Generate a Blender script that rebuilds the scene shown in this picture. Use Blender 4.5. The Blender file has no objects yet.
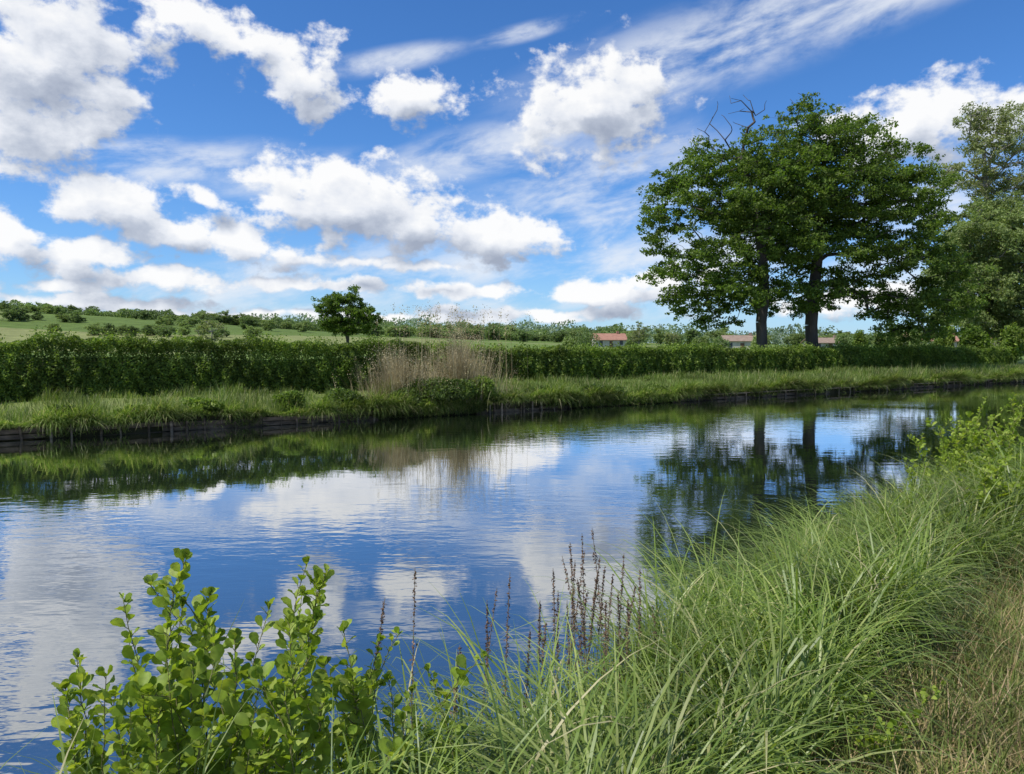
import bpy, math, random
import numpy as np
from mathutils import Vector
rng=np.random.default_rng(21); random.seed(7)
sc=bpy.context.scene
col=sc.collection
# ---------------------------------------------------------------- camera maths
F=740.0; CX,CY=512.0,387.0; HOR=345.0; H=2.3
TH=math.atan((CY-HOR)/F)
def ray(px,py):
    dx=(px-CX)/F; dy=-(py-CY)/F
    return np.array([dx, math.cos(TH)+dy*math.sin(TH), -math.sin(TH)+dy*math.cos(TH)])
def W(px,py,Y):
    r=ray(px,py); return np.array([0,0,H])+r*(Y/r[1])
D=np.array([.84,.5426]); N=np.array([-.5426,.84])
def uv2w(u,v): return D[0]*u+N[0]*v, D[1]*u+N[1]*v
def w2uv(x,y): return D[0]*x+D[1]*y, N[0]*x+N[1]*y
VE_U=[-20,0,1,2,3,6,10,20,60]; VE_V=[1.9,2.05,2.15,2.35,2.75,3.55,4.2,4.5,4.5]
def ve(u): return np.interp(u,VE_U,VE_V)
def sm(a,b,x):
    t=np.clip((x-a)/(b-a),0,1); return t*t*(3-2*t)
RX=[-.9,-.69,-.42,-.15,.05,.25,.7,1.2]; RZ=[19,17.5,14,9,5,2,1.5,2]
SH=21.5
def gh(x,y):
    x=np.asarray(x,float); y=np.asarray(y,float)
    u,v=w2uv(x,y)
    e=v-ve(u)
    near=.66+.04*np.sin(u*1.7+v)+.03*np.sin(v*3.1-u*.6)-.22*sm(-.9,0,e)-1.4*sm(0,.7,e)
    far=.32+.32*sm(0,3.5,v-SH)+.05*np.sin(u*.5)+.04*np.sin(u*1.3+v)
    dist=np.hypot(x,y); az=np.where(y>1,x/np.maximum(y,1),-.9)
    hill=np.interp(az,RX,RZ)*sm(90,430,dist)*(.85+.15*np.sin(dist*.013+az*5))
    far=far+hill
    return np.where(v<11,near,np.where(v<SH,-1.0,far))
# ---------------------------------------------------------------- mesh helpers
def mk(name,V,Fc,mats,midx=None,smooth=False,parent=None,obj=True):
    V=np.ascontiguousarray(V,dtype=np.float32); Fc=np.ascontiguousarray(Fc,dtype=np.int32)
    me=bpy.data.meshes.new(name)
    me.vertices.add(len(V)); me.vertices.foreach_set("co",V.ravel())
    M,k=Fc.shape
    me.loops.add(M*k); me.loops.foreach_set("vertex_index",Fc.ravel())
    me.polygons.add(M); me.polygons.foreach_set("loop_start",np.arange(0,M*k,k,dtype=np.int32))
    for m in mats: me.materials.append(m)
    if midx is not None: me.polygons.foreach_set("material_index",np.ascontiguousarray(midx,dtype=np.int32))
    me.polygons.foreach_set("use_smooth",np.full(M,smooth,dtype=bool))
    me.update(calc_edges=True); me.validate()
    if not obj: return me
    o=bpy.data.objects.new(name,me); col.objects.link(o)
    if parent: o.parent=parent
    return o
def empty(name,loc):
    o=bpy.data.objects.new(name,None); o.location=[float(c) for c in loc]; o.empty_display_size=.3; col.objects.link(o); return o
def tag(o,label,cat,group=None,kind=None):
    o["label"]=label; o["category"]=cat
    if group: o["group"]=group
    if kind: o["kind"]=kind
    return o
def merge(parts):
    Vs=[];Fs=[];Ms=[];off=0
    for V,Fc,m in parts:
        if len(V)==0: continue
        Vs.append(V);Fs.append(Fc+off);Ms.append(np.full(len(Fc),m));off+=len(V)
    return np.vstack(Vs),np.vstack(Fs),np.concatenate(Ms)
def unit(a): return a/np.maximum(np.linalg.norm(a,axis=-1,keepdims=True),1e-9)
def cards(C,size,up=.5,asp=.55):
    n=len(C); nr=unit(rng.normal(size=(n,3))+np.array([0,0,up*2]))
    t=unit(np.cross(nr,rng.normal(size=(n,3)))); b=np.cross(nr,t)
    s=np.asarray(size).reshape(-1,1)*np.ones((n,1))
    dz=nr*s*.18
    V=np.stack([C-t*s, C+b*s*asp+dz, C+t*s, C-b*s*asp+dz],1).reshape(-1,3)
    return V,np.arange(4*n).reshape(n,4)
def blades(B,L,ang,p0,p1,w,seg=5):
    n=len(B); L=np.asarray(L)*np.ones(n); w=np.asarray(w)*np.ones(n)
    h=np.stack([np.cos(ang),np.sin(ang),np.zeros(n)],1)
    tw=rng.uniform(-1.2,1.2,n); s=np.stack([-np.sin(ang+tw*.6),np.cos(ang+tw*.6),np.zeros(n)],1)
    P=B.copy(); rows=[]
    for i in range(seg+1):
        t=i/seg
        ww=(w*(1-t**2.2)*(.6+.8*min(t*3,1)*.5)+w*.06)[:,None]
        rows.append(P-s*ww*.5); rows.append(P+s*ww*.5)
        phi=p0+p1*t**1.3
        P=P+(h*np.sin(phi)[:,None]+np.array([0,0,1])*np.cos(phi)[:,None])*(L/seg)[:,None]
    V=np.stack(rows,1); k=2*(seg+1)
    base=(np.arange(n)*k)[:,None,None]
    q=np.array([[2*i,2*i+1,2*i+3,2*i+2] for i in range(seg)])[None]
    return V.reshape(-1,3),(base+q).reshape(-1,4)
def tubes(P0,P1,R0,R1,sides=6):
    n=len(P0); d=unit(P1-P0)
    ref=np.where(np.abs(d[:,2:3])>.9,np.array([[1,0,0]]),np.array([[0,0,1]]))
    a=unit(np.cross(d,ref)); b=np.cross(d,a)
    an=np.arange(sides)*2*math.pi/sides
    ring=a[:,None]*np.cos(an)[None,:,None]+b[:,None]*np.sin(an)[None,:,None]
    V=np.concatenate([P0[:,None]+ring*R0[:,None,None],P1[:,None]+ring*R1[:,None,None]],1).reshape(-1,3)
    q=np.array([[i,(i+1)%sides,sides+(i+1)%sides,sides+i] for i in range(sides)])[None]
    return V,((np.arange(n)*2*sides)[:,None,None]+q).reshape(-1,4)
def box(x0,x1,y0,y1,z0,z1):
    V=np.array([[x,y,z] for z in(z0,z1) for y in(y0,y1) for x in(x0,x1)],float)
    Fc=np.array([[0,2,3,1],[4,5,7,6],[0,1,5,4],[2,6,7,3],[0,4,6,2],[1,3,7,5]])
    return V,Fc
# ---------------------------------------------------------------- materials
def mat(name):
    m=bpy.data.materials.new(name); m.use_nodes=True; nt=m.node_tree
    b=nt.nodes["Principled BSDF"]; return m,nt,b
def lk(nt,a,b): nt.links.new(a,b)
def ramp(nt,fac,stops):
    r=nt.nodes.new("ShaderNodeValToRGB"); e=r.color_ramp.elements
    while len(e)<len(stops): e.new(.5)
    for i,(p,c) in enumerate(stops): e[i].position=p; e[i].color=(*c,1)
    if fac is not None: lk(nt,fac,r.inputs[0])
    return r.outputs[0]
def noise(nt,scale,detail=4,rough=.55,vec=None,dist=0,dim='3D'):
    n=nt.nodes.new("ShaderNodeTexNoise"); n.noise_dimensions=dim; n.inputs["Scale"].default_value=scale; n.inputs["Detail"].default_value=detail
    n.inputs["Roughness"].default_value=rough; n.inputs["Distortion"].default_value=dist
    if vec is not None: lk(nt,vec,n.inputs["Vector"])
    return n
def pos(nt):
    return nt.nodes.new("ShaderNodeNewGeometry").outputs["Position"]
def foliage(name,stops,trans=.35,rough=.55,nscale=.6,tcol=(1.5,1.7,.7),dark=.6,spec=.3,gain=1.0):
    m,nt,b=mat(name)
    g=nt.nodes.new("ShaderNodeNewGeometry")
    c=ramp(nt,g.outputs["Random Per Island"],stops)
    n=noise(nt,nscale,2,.5,g.outputs["Position"])
    mr=nt.nodes.new("ShaderNodeMapRange"); mr.inputs[1].default_value=.35; mr.inputs[2].default_value=.65
    mr.inputs[3].default_value=dark*gain; mr.inputs[4].default_value=1.25*gain; lk(nt,n.outputs[0],mr.inputs[0])
    v=nt.nodes.new("ShaderNodeVectorMath"); v.operation='SCALE'; lk(nt,c,v.inputs[0]); lk(nt,mr.outputs[0],v.inputs["Scale"])
    lk(nt,v.outputs[0],b.inputs["Base Color"]); b.inputs["Roughness"].default_value=rough
    b.inputs["Specular IOR Level"].default_value=spec
    t=nt.nodes.new("ShaderNodeBsdfTranslucent"); tv=nt.nodes.new("ShaderNodeVectorMath"); tv.operation='MULTIPLY'
    lk(nt,v.outputs[0],tv.inputs[0]); tv.inputs[1].default_value=tcol; lk(nt,tv.outputs[0],t.inputs[0])
    mx=nt.nodes.new("ShaderNodeMixShader"); mx.inputs[0].default_value=trans
    lk(nt,b.outputs[0],mx.inputs[1]); lk(nt,t.outputs[0],mx.inputs[2])
    lk(nt,mx.outputs[0],nt.nodes["Material Output"].inputs[0]); return m
def rough_mat(name,stops,scale,detail=6,r=.85,bump=.3,bd=.02,stretch=None):
    m,nt,b=mat(name); p=pos(nt)
    if stretch:
        mp=nt.nodes.new("ShaderNodeMapping"); mp.inputs["Scale"].default_value=stretch; lk(nt,p,mp.inputs[0]); p=mp.outputs[0]
    n=noise(nt,scale,detail,.6,p); lk(nt,ramp(nt,n.outputs[0],stops),b.inputs["Base Color"]); b.inputs["Roughness"].default_value=r
    bp=nt.nodes.new("ShaderNodeBump"); bp.inputs["Strength"].default_value=bump; bp.inputs["Distance"].default_value=bd
    lk(nt,n.outputs[0],bp.inputs["Height"]); lk(nt,bp.outputs[0],b.inputs["Normal"]); return m
M_oak=foliage("oak_leaves",[(0,(.05,.085,.014)),(.6,(.09,.14,.022)),(1,(.15,.20,.035))],.42,nscale=.35,dark=.85,gain=1.2)
M_pop=foliage("poplar_leaves",[(0,(.16,.20,.07)),(.6,(.24,.28,.11)),(1,(.33,.36,.17))],.4,nscale=.3,dark=.85,tcol=(1.3,1.3,.65))
M_wil=foliage("willow_leaves",[(0,(.14,.19,.055)),(.6,(.21,.27,.09)),(1,(.31,.36,.15))],.4,nscale=.3,dark=.8,tcol=(1.3,1.4,.65))
M_hedge=foliage("hedge_leaves",[(0,(.06,.095,.015)),(.6,(.12,.175,.03)),(1,(.22,.27,.055))],.38,nscale=.7,dark=.7,gain=1.25)
M_bush=foliage("bush_leaves",[(0,(.05,.085,.018)),(.7,(.1,.15,.028)),(1,(.18,.23,.05))],.35,nscale=1.2,dark=.6)
M_far=foliage("distant_leaves",[(0,(.10,.145,.055)),(.6,(.155,.21,.08)),(1,(.21,.27,.11))],.35,nscale=.03,dark=.8)  # brighter, bluer green: distance haze put into the leaf colour
M_far2=foliage("distant_light_leaves",[(0,(.16,.21,.075)),(.6,(.22,.28,.10)),(1,(.3,.35,.14))],.35,nscale=.03,dark=.8)  # paler variant, distance haze likewise mixed into the colour
M_haze=foliage("haze_tinted_woodland_leaves",[(0,(.13,.18,.12)),(.6,(.18,.24,.16)),(1,(.23,.29,.19))],.3,nscale=.02,dark=.75)  # atmospheric haze painted as a bluish leaf colour
M_core=rough_mat("hedge_core",[(.3,(.025,.035,.01)),(.7,(.05,.07,.02))],3)  # dark green solid core filling the hedge behind its leaf cards
M_sedge=foliage("sedge_blades",[(0,(.11,.17,.03)),(.5,(.185,.26,.05)),(.8,(.28,.35,.085)),(.93,(.36,.39,.15)),(1,(.52,.46,.26))],.38,.42,1.1,dark=.65,spec=.5,tcol=(1.4,1.5,.6))
M_short=foliage("short_grass",[(0,(.11,.16,.03)),(.55,(.19,.23,.06)),(.7,(.34,.27,.12)),(.85,(.42,.30,.17)),(1,(.5,.42,.24))],.3,.6,1.8,tcol=(1.2,1.2,.8),dark=.75)
M_bank=foliage("bank_grass",[(0,(.075,.12,.02)),(.55,(.135,.19,.04)),(.8,(.20,.25,.07)),(.92,(.31,.29,.14)),(1,(.4,.36,.2))],.38,.5,.8,dark=.55,gain=1.1)
M_alder=foliage("alder_leaves",[(0,(.15,.23,.025)),(.5,(.23,.32,.04)),(1,(.34,.41,.08))],.45,.5,40,tcol=(1.4,1.35,.5),dark=.8,spec=.25)
M_reed=foliage("dry_reeds",[(0,(.28,.22,.11)),(.6,(.45,.37,.2)),(1,(.6,.53,.34))],.25,.7,2,tcol=(1,1,.9),dark=.7)
M_seed=foliage("brown_seeds",[(0,(.08,.05,.035)),(.6,(.15,.09,.06)),(1,(.26,.17,.11))],.1,.8,20,tcol=(1,1,1),dark=.8)
M_bark=rough_mat("oak_bark",[(.3,(.03,.025,.02)),(.7,(.10,.085,.07))],2.5,8,.9,.8,.06,(1,1,.25))
M_barkp=rough_mat("poplar_bark",[(.3,(.14,.13,.11)),(.7,(.3,.28,.24))],2,6,.9,.5,.04,(1,1,.3))
M_stem=rough_mat("green_stem",[(.3,(.12,.12,.035)),(.7,(.19,.18,.07))],30)
M_dry=rough_mat("brown_stem",[(.3,(.14,.1,.06)),(.7,(.24,.19,.11))],30)
M_wood=rough_mat("weathered_timber",[(.3,(.03,.022,.013)),(.5,(.085,.063,.04)),(.75,(.2,.15,.1))],3,8,.9,.5,.02,(1,1,3))
M_woodl=rough_mat("pale_timber",[(.3,(.09,.07,.05)),(.7,(.3,.24,.17))],3,8,.9,.5,.02,(1,1,3))
# ground
def ground_mat():
    m,nt,b=mat("ground_soil_and_meadow"); p=pos(nt)
    n1=noise(nt,1.6,8,.65,p); near=ramp(nt,n1.outputs[0],[(.3,(.06,.07,.02)),(.5,(.13,.13,.05)),(.62,(.2,.16,.08)),(.8,(.3,.22,.13))])
    vo=nt.nodes.new("ShaderNodeTexVoronoi"); vo.inputs["Scale"].default_value=.011; wn=noise(nt,.01,2,.5,p)
    mixv=nt.nodes.new("ShaderNodeVectorMath"); mixv.operation='MULTIPLY_ADD'; lk(nt,wn.outputs["Color"],mixv.inputs[0]); mixv.inputs[1].default_value=(40,40,0); lk(nt,p,mixv.inputs[2])
    lk(nt,mixv.outputs[0],vo.inputs["Vector"])
    sp=nt.nodes.new("ShaderNodeSeparateColor"); lk(nt,vo.outputs["Color"],sp.inputs[0])
    far=ramp(nt,sp.outputs[0],[(0,(.10,.15,.035)),(.4,(.13,.19,.045)),(.7,(.17,.21,.07)),(1,(.24,.25,.10))])
    n2=noise(nt,.25,6,.6,p); md=ramp(nt,n2.outputs[0],[(.3,(.65,.65,.65)),(.7,(1.15,1.15,1.15))])
    mul=nt.nodes.new("ShaderNodeVectorMath"); mul.operation='MULTIPLY'; lk(nt,far,mul.inputs[0]); lk(nt,md,mul.inputs[1])
    dot=nt.nodes.new("ShaderNodeVectorMath"); dot.operation='DOT_PRODUCT'; lk(nt,p,dot.inputs[0]); dot.inputs[1].default_value=(N[0],N[1],0)
    mr=nt.nodes.new("ShaderNodeMapRange"); mr.inputs[1].default_value=12; mr.inputs[2].default_value=14; lk(nt,dot.outputs["Value"],mr.inputs[0])
    mx=nt.nodes.new("ShaderNodeMix"); mx.data_type='RGBA'; lk(nt,mr.outputs[0],mx.inputs[0]); lk(nt,near,mx.inputs[6]); lk(nt,mul.outputs[0],mx.inputs[7])
    ge=nt.nodes.new("ShaderNodeNewGeometry"); s3=nt.nodes.new("ShaderNodeSeparateXYZ"); lk(nt,ge.outputs["True Normal"],s3.inputs[0])
    mm=nt.nodes.new("ShaderNodeMapRange"); mm.inputs[1].default_value=.4; mm.inputs[2].default_value=.8; lk(nt,s3.outputs[2],mm.inputs[0])
    mud=ramp(nt,n1.outputs[0],[(.35,(.035,.038,.015)),(.65,(.09,.08,.045))])
    mx2=nt.nodes.new("ShaderNodeMix"); mx2.data_type='RGBA'; lk(nt,mm.outputs[0],mx2.inputs[0]); lk(nt,mud,mx2.inputs[6]); lk(nt,mx.outputs[2],mx2.inputs[7])
    lk(nt,mx2.outputs[2],b.inputs["Base Color"]); b.inputs["Roughness"].default_value=.95; b.inputs["Specular IOR Level"].default_value=.1
    bp=nt.nodes.new("ShaderNodeBump"); bp.inputs["Strength"].default_value=.6; bp.inputs["Distance"].default_value=.04
    lk(nt,n1.outputs[0],bp.inputs["Height"]); lk(nt,bp.outputs[0],b.inputs["Normal"]); return m
def water_mat():
    m,nt,b=mat("canal_water"); p=pos(nt)
    def mp(sx,sy,rot):
        q=nt.nodes.new("ShaderNodeMapping"); q.inputs["Scale"].default_value=(sx,sy,1); q.inputs["Rotation"].default_value=(0,0,rot); lk(nt,p,q.inputs[0]); return q.outputs[0]
    a=noise(nt,3.4,3,.5,mp(.5,1.2,.15)); c=noise(nt,12,2,.5,mp(.55,1.2,-.25)); big=noise(nt,.13,3,.6,mp(.5,1,.5))
    mr=nt.nodes.new("ShaderNodeMapRange"); mr.inputs[1].default_value=.43; mr.inputs[2].default_value=.62; mr.inputs[3].default_value=.16; mr.inputs[4].default_value=1.1; lk(nt,big.outputs[0],mr.inputs[0])
    s=nt.nodes.new("ShaderNodeMath"); s.operation='MULTIPLY_ADD'; lk(nt,c.outputs[0],s.inputs[0]); s.inputs[1].default_value=.2; lk(nt,a.outputs[0],s.inputs[2])
    s2=nt.nodes.new("ShaderNodeMath"); s2.operation='MULTIPLY'; lk(nt,s.outputs[0],s2.inputs[0]); lk(nt,mr.outputs[0],s2.inputs[1])
    bp=nt.nodes.new("ShaderNodeBump"); bp.inputs["Strength"].default_value=1; bp.inputs["Distance"].default_value=.006
    lk(nt,s2.outputs[0],bp.inputs["Height"])
    df=nt.nodes.new("ShaderNodeBsdfDiffuse"); df.inputs[0].default_value=(.02,.03,.02,1)
    gl=nt.nodes.new("ShaderNodeBsdfGlossy"); gl.inputs["Roughness"].default_value=.02; gl.inputs[0].default_value=(.97,.98,1,1)
    fr=nt.nodes.new("ShaderNodeFresnel"); fr.inputs[0].default_value=1.4
    for q in(gl.inputs["Normal"],fr.inputs["Normal"]): lk(nt,bp.outputs[0],q)
    f=nt.nodes.new("ShaderNodeMapRange"); f.inputs[1].default_value=0; f.inputs[2].default_value=.5; f.inputs[3].default_value=.33; f.inputs[4].default_value=.94; lk(nt,fr.outputs[0],f.inputs[0])
    mx=nt.nodes.new("ShaderNodeMixShader"); lk(nt,f.outputs[0],mx.inputs[0]); lk(nt,df.outputs[0],mx.inputs[1]); lk(nt,gl.outputs[0],mx.inputs[2])
    lk(nt,mx.outputs[0],nt.nodes["Material Output"].inputs[0]); return m
# ---------------------------------------------------------------- ground + water
gu=np.concatenate([-np.geomspace(3500,14,26),np.arange(-12,20,.35),np.arange(20,70,1.2),np.geomspace(71,3500,40)])
gv=np.concatenate([-np.geomspace(3000,3,18),np.arange(-2.5,5.6,.16),[8,14,SH-.03,SH+.03],np.arange(22.1,36,.7),np.geomspace(37,4500,60)])
U,Vv=np.meshgrid(gu,gv,indexing='ij'); X=D[0]*U+N[0]*Vv; Y=D[1]*U+N[1]*Vv; Z=gh(X,Y)
Vt=np.stack([X,Y,Z],-1).reshape(-1,3); nu,nv=U.shape
i,j=np.meshgrid(np.arange(nu-1),np.arange(nv-1),indexing='ij'); b0=i*nv+j
g=mk("ground",Vt,np.stack([b0,b0+nv,b0+nv+1,b0+1],-1).reshape(-1,4),[ground_mat()],smooth=True)
tag(g,"grassy canal banks, meadows and low green hills","ground",kind="structure")
wv=[]
for u,v in[(-300,1.5),(300,1.5),(300,SH+.02),(-300,SH+.02)]:
    x,y=uv2w(u,v); wv.append((x,y,0))
w=mk("water",np.array(wv),np.array([[0,1,2,3]]),[water_mat()])
tag(w,"calm canal water with light ripples reflecting clouds","canal water",kind="structure")
# ---------------------------------------------------------------- tree generator
def sample_env(ells,n,mind):
    vol=np.array([e[3]*e[4]*e[5] for e in ells])**.8; pr=vol/vol.sum(); pts=[]; tries=0
    while len(pts)<n and tries<n*60:
        tries+=1
        e=ells[rng.choice(len(ells),p=pr)]
        d=unit(rng.normal(size=3))*rng.uniform(.2,1.15)**.5
        p=np.array(e[:3])+d*np.array(e[3:6])
        if pts and np.min(np.linalg.norm((np.array(pts)-p)*np.array([1,1,1.25]),axis=1))<mind: continue
        pts.append(p)
    return np.array(pts)
def grow(trunk,attr,first,step,tip_r,trunk_r,wig=.12):
    nodes=[np.array(p,float) for p in trunk]; par=[-1]+list(range(len(trunk)-1)); pl=[0.]
    for k in range(1,len(nodes)): pl.append(pl[-1]+np.linalg.norm(nodes[k]-nodes[k-1]))
    c=nodes[len(trunk)-1]; order=np.argsort(np.linalg.norm(attr-c,axis=1)); tips=[]
    for o in order:
        a=attr[o]; A=np.array(nodes[first:]); dd=np.linalg.norm(A-a,axis=1)
        up=np.maximum(A[:,2]-a[2]+.25*np.hypot(A[:,0]-a[0],A[:,1]-a[1]),0)
        cost=dd+.22*np.array(pl[first:])+.8*up
        k=int(np.argmin(cost))+first; p0=nodes[k]; L=np.linalg.norm(a-p0); ns=max(1,int(L/step)); prev=k
        perp=rng.normal(size=3)*L*wig
        for s in range(1,ns+1):
            t=s/ns; q=p0+(a-p0)*t+perp*math.sin(t*math.pi)*.5+np.array([0,0,L*.08*math.sin(t*math.pi)])+rng.normal(size=3)*step*.1*(t<1)
            nodes.append(q); par.append(prev); pl.append(pl[prev]+L/ns); prev=len(nodes)-1
        tips.append(prev)
    n=len(nodes); cnt=np.zeros(n); cnt[tips]=1
    for k in range(n-1,0,-1):
        if cnt[k]==0: cnt[k]=1
        cnt[par[k]]+=cnt[k]
    e=math.log(max(cnt[0],2))/math.log(trunk_r/tip_r); R=tip_r*cnt**(1/e)
    P=np.array(nodes); ch=np.arange(1,n); pa=np.array(par[1:])
    return P,pa,ch,R,tips
def tree(label,trunk,ells,ncl,mind,cr,nleaf,ls,mleaf,mbark,trunk_r,first=2,bare=None,name="tree",flat=.5,wig=.12,tip_r=.012,group=None,mesh_only=False,asp=.55,step=.7,sides=7,zf=.75):
    attr=sample_env(ells,ncl,mind); na=len(attr)
    if bare is not None: attr=np.vstack([attr,bare])
    P,pa,ch,R,tips=grow(trunk,attr,first,step,tip_r,trunk_r,wig)
    flare=np.ones(len(P)); flare[0]=1.35
    R0=np.minimum(R[pa]*flare[pa],R[ch]*1.35*np.where(pa==0,1.35,1)); R0[:len(trunk)-1]=(R*flare)[pa][:len(trunk)-1]
    VT,FT=tubes(P[pa],P[ch],R0,R[ch],sides)
    ns=9; crr=cr*rng.uniform(.5,1.35,na)
    sc_=np.repeat(attr[:na],ns,0)+unit(rng.normal(size=(na*ns,3)))*rng.uniform(.15,1.1,(na*ns,1))*np.repeat(crr,ns)[:,None]*np.array([1.1,1.1,flat*1.35])
    sr=np.repeat(crr,ns)*rng.uniform(.2,.52,na*ns); rep=rng.poisson(nleaf/ns*(sr/(cr*.4))**2)+2
    idx=np.repeat(np.arange(na*ns),rep)
    off=unit(rng.normal(size=(len(idx),3)))*rng.uniform(0,1,(len(idx),1))**.6*sr[idx][:,None]*np.array([1.15,1.15,zf])
    C=sc_[idx]+off
    VL,FL=cards(C,ls*rng.uniform(.6,1.35,len(C)),.4,asp)
    tw0=np.repeat(attr[:na],ns,0)
    VT2,FT2=tubes(tw0,sc_,np.full(na*ns,tip_r*.8),np.full(na*ns,tip_r*.3),4)
    VT,FT,_=merge([(VT,FT,0),(VT2,FT2,0)])
    if mesh_only:
        V,Fc,m=merge([(VT,FT,0),(VL,FL,1)]); return mk(name,V,Fc,[mbark,mleaf],m,obj=False)
    base=np.array(trunk[0]); root=empty(name,base)
    a=mk("trunk",VT-base,FT,[mbark],smooth=True,parent=root); b=mk("crown",VL-base,FL,[mleaf],parent=root)
    tag(root,label,"tree",group); return root
def ell(px,py,Y,wpx,hpx,dep):
    c=W(px,py,Y); return [c[0],c[1],c[2],wpx/F*Y,dep,hpx/F*Y]
def gpt(px,Y,dz=0):
    x=(px-CX)/F*Y; return np.array([x,Y,float(gh(x,Y))+dz])
# oaks
Y1=47.; b=gpt(762,Y1); tr=[b+[0,0,-.3],b+[0,0,1.2],W(761,322,Y1),W(764,295,Y1),W(763,262,Y1),W(758,230,Y1),W(752,195,Y1),W(745,165,Y1)]
e1=[ell(745,190,Y1,58,46,3.8),ell(700,200,Y1,43,38,3.1),ell(672,212,Y1,25,28,2.2),ell(694,262,Y1,46,27,3.1),ell(735,290,Y1,45,26,3.3),ell(690,303,Y1,30,15,2.2),ell(673,180,Y1,18,13,1.4),ell(755,240,Y1,52,44,3.8),ell(768,140,Y1,28,24,2.2),ell(715,158,Y1,28,14,1.7),ell(722,322,Y1,28,8,1.5),ell(662,250,Y1,16,14,1.3),ell(785,180,Y1,25,40,3)]
bc=[(716,104),(723,114),(732,100),(742,106),(748,101),(728,124),(738,118),(712,120),(756,112),(750,125),(765,104),(706,134)]
bare=np.array([W(px+rng.normal(0,3),py+rng.normal(0,4),Y1+rng.uniform(-1.,1.)) for px,py in bc*3]+[W(740,140,Y1),W(725,140,Y1),W(752,130,Y1)])
tree("large leafy oak with bare dead top twigs behind the bank",tr,e1,235,.88,1.0,400,.096,M_oak,M_bark,.34,first=3,bare=bare,name="oak_tree",wig=.16,tip_r=.011,flat=.42,zf=.62)
Y2=49.; b=gpt(812,Y2); tr=[b+[0,0,-.3],b+[0,0,1.2],W(811,325,Y2),W(813,298,Y2),W(817,262,Y2),W(822,225,Y2),W(822,190,Y2),W(815,155,Y2)]
e2=[ell(812,165,Y2,54,44,4.2),ell(850,200,Y2,60,52,4.4),ell(895,230,Y2,52,44,3.7),ell(848,260,Y2,62,38,4.4),ell(908,286,Y2,56,32,3.8),ell(928,312,Y2,40,22,2.8),ell(802,124,Y2,29,21,2.4),ell(850,147,Y2,45,22,2.9),ell(903,154,Y2,18,14,1.5),ell(790,215,Y2,44,44,4),ell(944,260,Y2,21,24,1.9),ell(920,188,Y2,28,22,2.3),ell(800,298,Y2,45,17,3.5),ell(905,331,Y2,32,9,2),ell(935,212,Y2,16,12,1.3)]
tree("broad dense oak with a dark spreading crown behind the bank",tr,e2,340,.87,1.02,410,.098,M_oak,M_bark,.4,first=3,name="oak_tree",wig=.16,tip_r=.013,flat=.44,zf=.65,bare=np.array([W(798,93,Y2),W(806,97,Y2),W(790,99,Y2)]))
# right trees
Y3=74.; b=gpt(998,Y3); tr=[b,W(998,320,Y3),W(996,270,Y3),W(992,230,Y3),W(986,190,Y3),W(984,150,Y3)]
e3=[ell(985,142,Y3,28,32,4),ell(1010,180,Y3,38,42,5),ell(962,178,Y3,28,18,4),ell(1020,130,Y3,22,22,3),ell(1035,230,Y3,40,60,5),ell(980,225,Y3,40,25,4)]
tree("tall sparse grey green poplar with visible branches",tr,e3,200,1.05,1.1,230,.115,M_pop,M_barkp,.4,first=2,name="poplar_tree",wig=.2,tip_r=.035)
Y4=64.; b=gpt(985,Y4); tr=[b,W(985,335,Y4),W(986,305,Y4),W(988,270,Y4),W(990,240,Y4)]
e4=[ell(985,240,Y4,40,36,4),ell(1015,260,Y4,45,55,5),ell(970,288,Y4,38,40,4),ell(1010,312,Y4,42,30,4),ell(955,325,Y4,22,16,3)]
tree("silvery green willow with a dense low crown",tr,e4,260,.95,1.2,620,.11,M_wil,M_barkp,.35,first=1,name="willow_tree",tip_r=.02)
# lone field tree
Y5=100.; b=gpt(348,Y5); tr=[b,b+[0,0,1.5],W(348,325,Y5),W(348,312,Y5)]
e5=[ell(345,314,Y5,26,14,3.2),ell(330,306,Y5,13,8,2),ell(366,318,Y5,14,10,2),ell(348,298,Y5,15,7,2),ell(350,327,Y5,28,7,2)]
tree("lone rounded dark green field tree beyond the hedge",tr,e5,105,.72,.95,300,.13,M_oak,M_bark,.22,first=1,name="field_tree",tip_r=.02)
for px,Yd,top,wd,lab in[(639,110,323,9,"small sparse grey young tree beyond the hedge"),(673,110,333,8,"small sparse light young tree beyond the hedge"),(212,95,318,13,"small brownish half leafed tree beyond the hedge")]:
    b=gpt(px,Yd); tr=[b,b+[0,0,1.],W(px,(345+top)/2,Yd)]
    tree(lab,tr,[ell(px,(342+top)/2,Yd,wd,(342-top)/2,1.2)],34,.4,.45,60,.09,M_pop,M_barkp,.09,first=1,name="young_tree",tip_r=.02)
def shrub(label,c,rx,ry,rz,n,ls,m,name="bush"):
    base=np.array([c[0],c[1],float(gh(c[0],c[1]))])
    k=14; cc=unit(rng.normal(size=(k,3)))*rng.uniform(.2,.75,(k,1))*np.array([rx,ry,rz])+np.array([0,0,rz*.8]); cc[:,2]=np.maximum(cc[:,2],.1)
    idx=rng.integers(0,k,n); C=cc[idx]+unit(rng.normal(size=(n,3)))*rng.uniform(.5,1,(n,1))*np.array([rx,ry,rz])*.45
    C[:,2]=np.maximum(C[:,2],-.35)
    VL,FL=cards(C,ls*rng.uniform(.6,1.4,n),.4)
    P0=np.zeros((k,3)); VT,FT=tubes(P0+rng.normal(size=(k,3))*.05*np.array([1,1,0]),cc,np.full(k,.03*rz),np.full(k,.01*rz),5)
    V,Fc,mm=merge([(VL,FL,0),(VT,FT,1)]); o=mk(name,V,Fc,[m,M_bark],mm); o.location=base; tag(o,label,"bush"); return o
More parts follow.
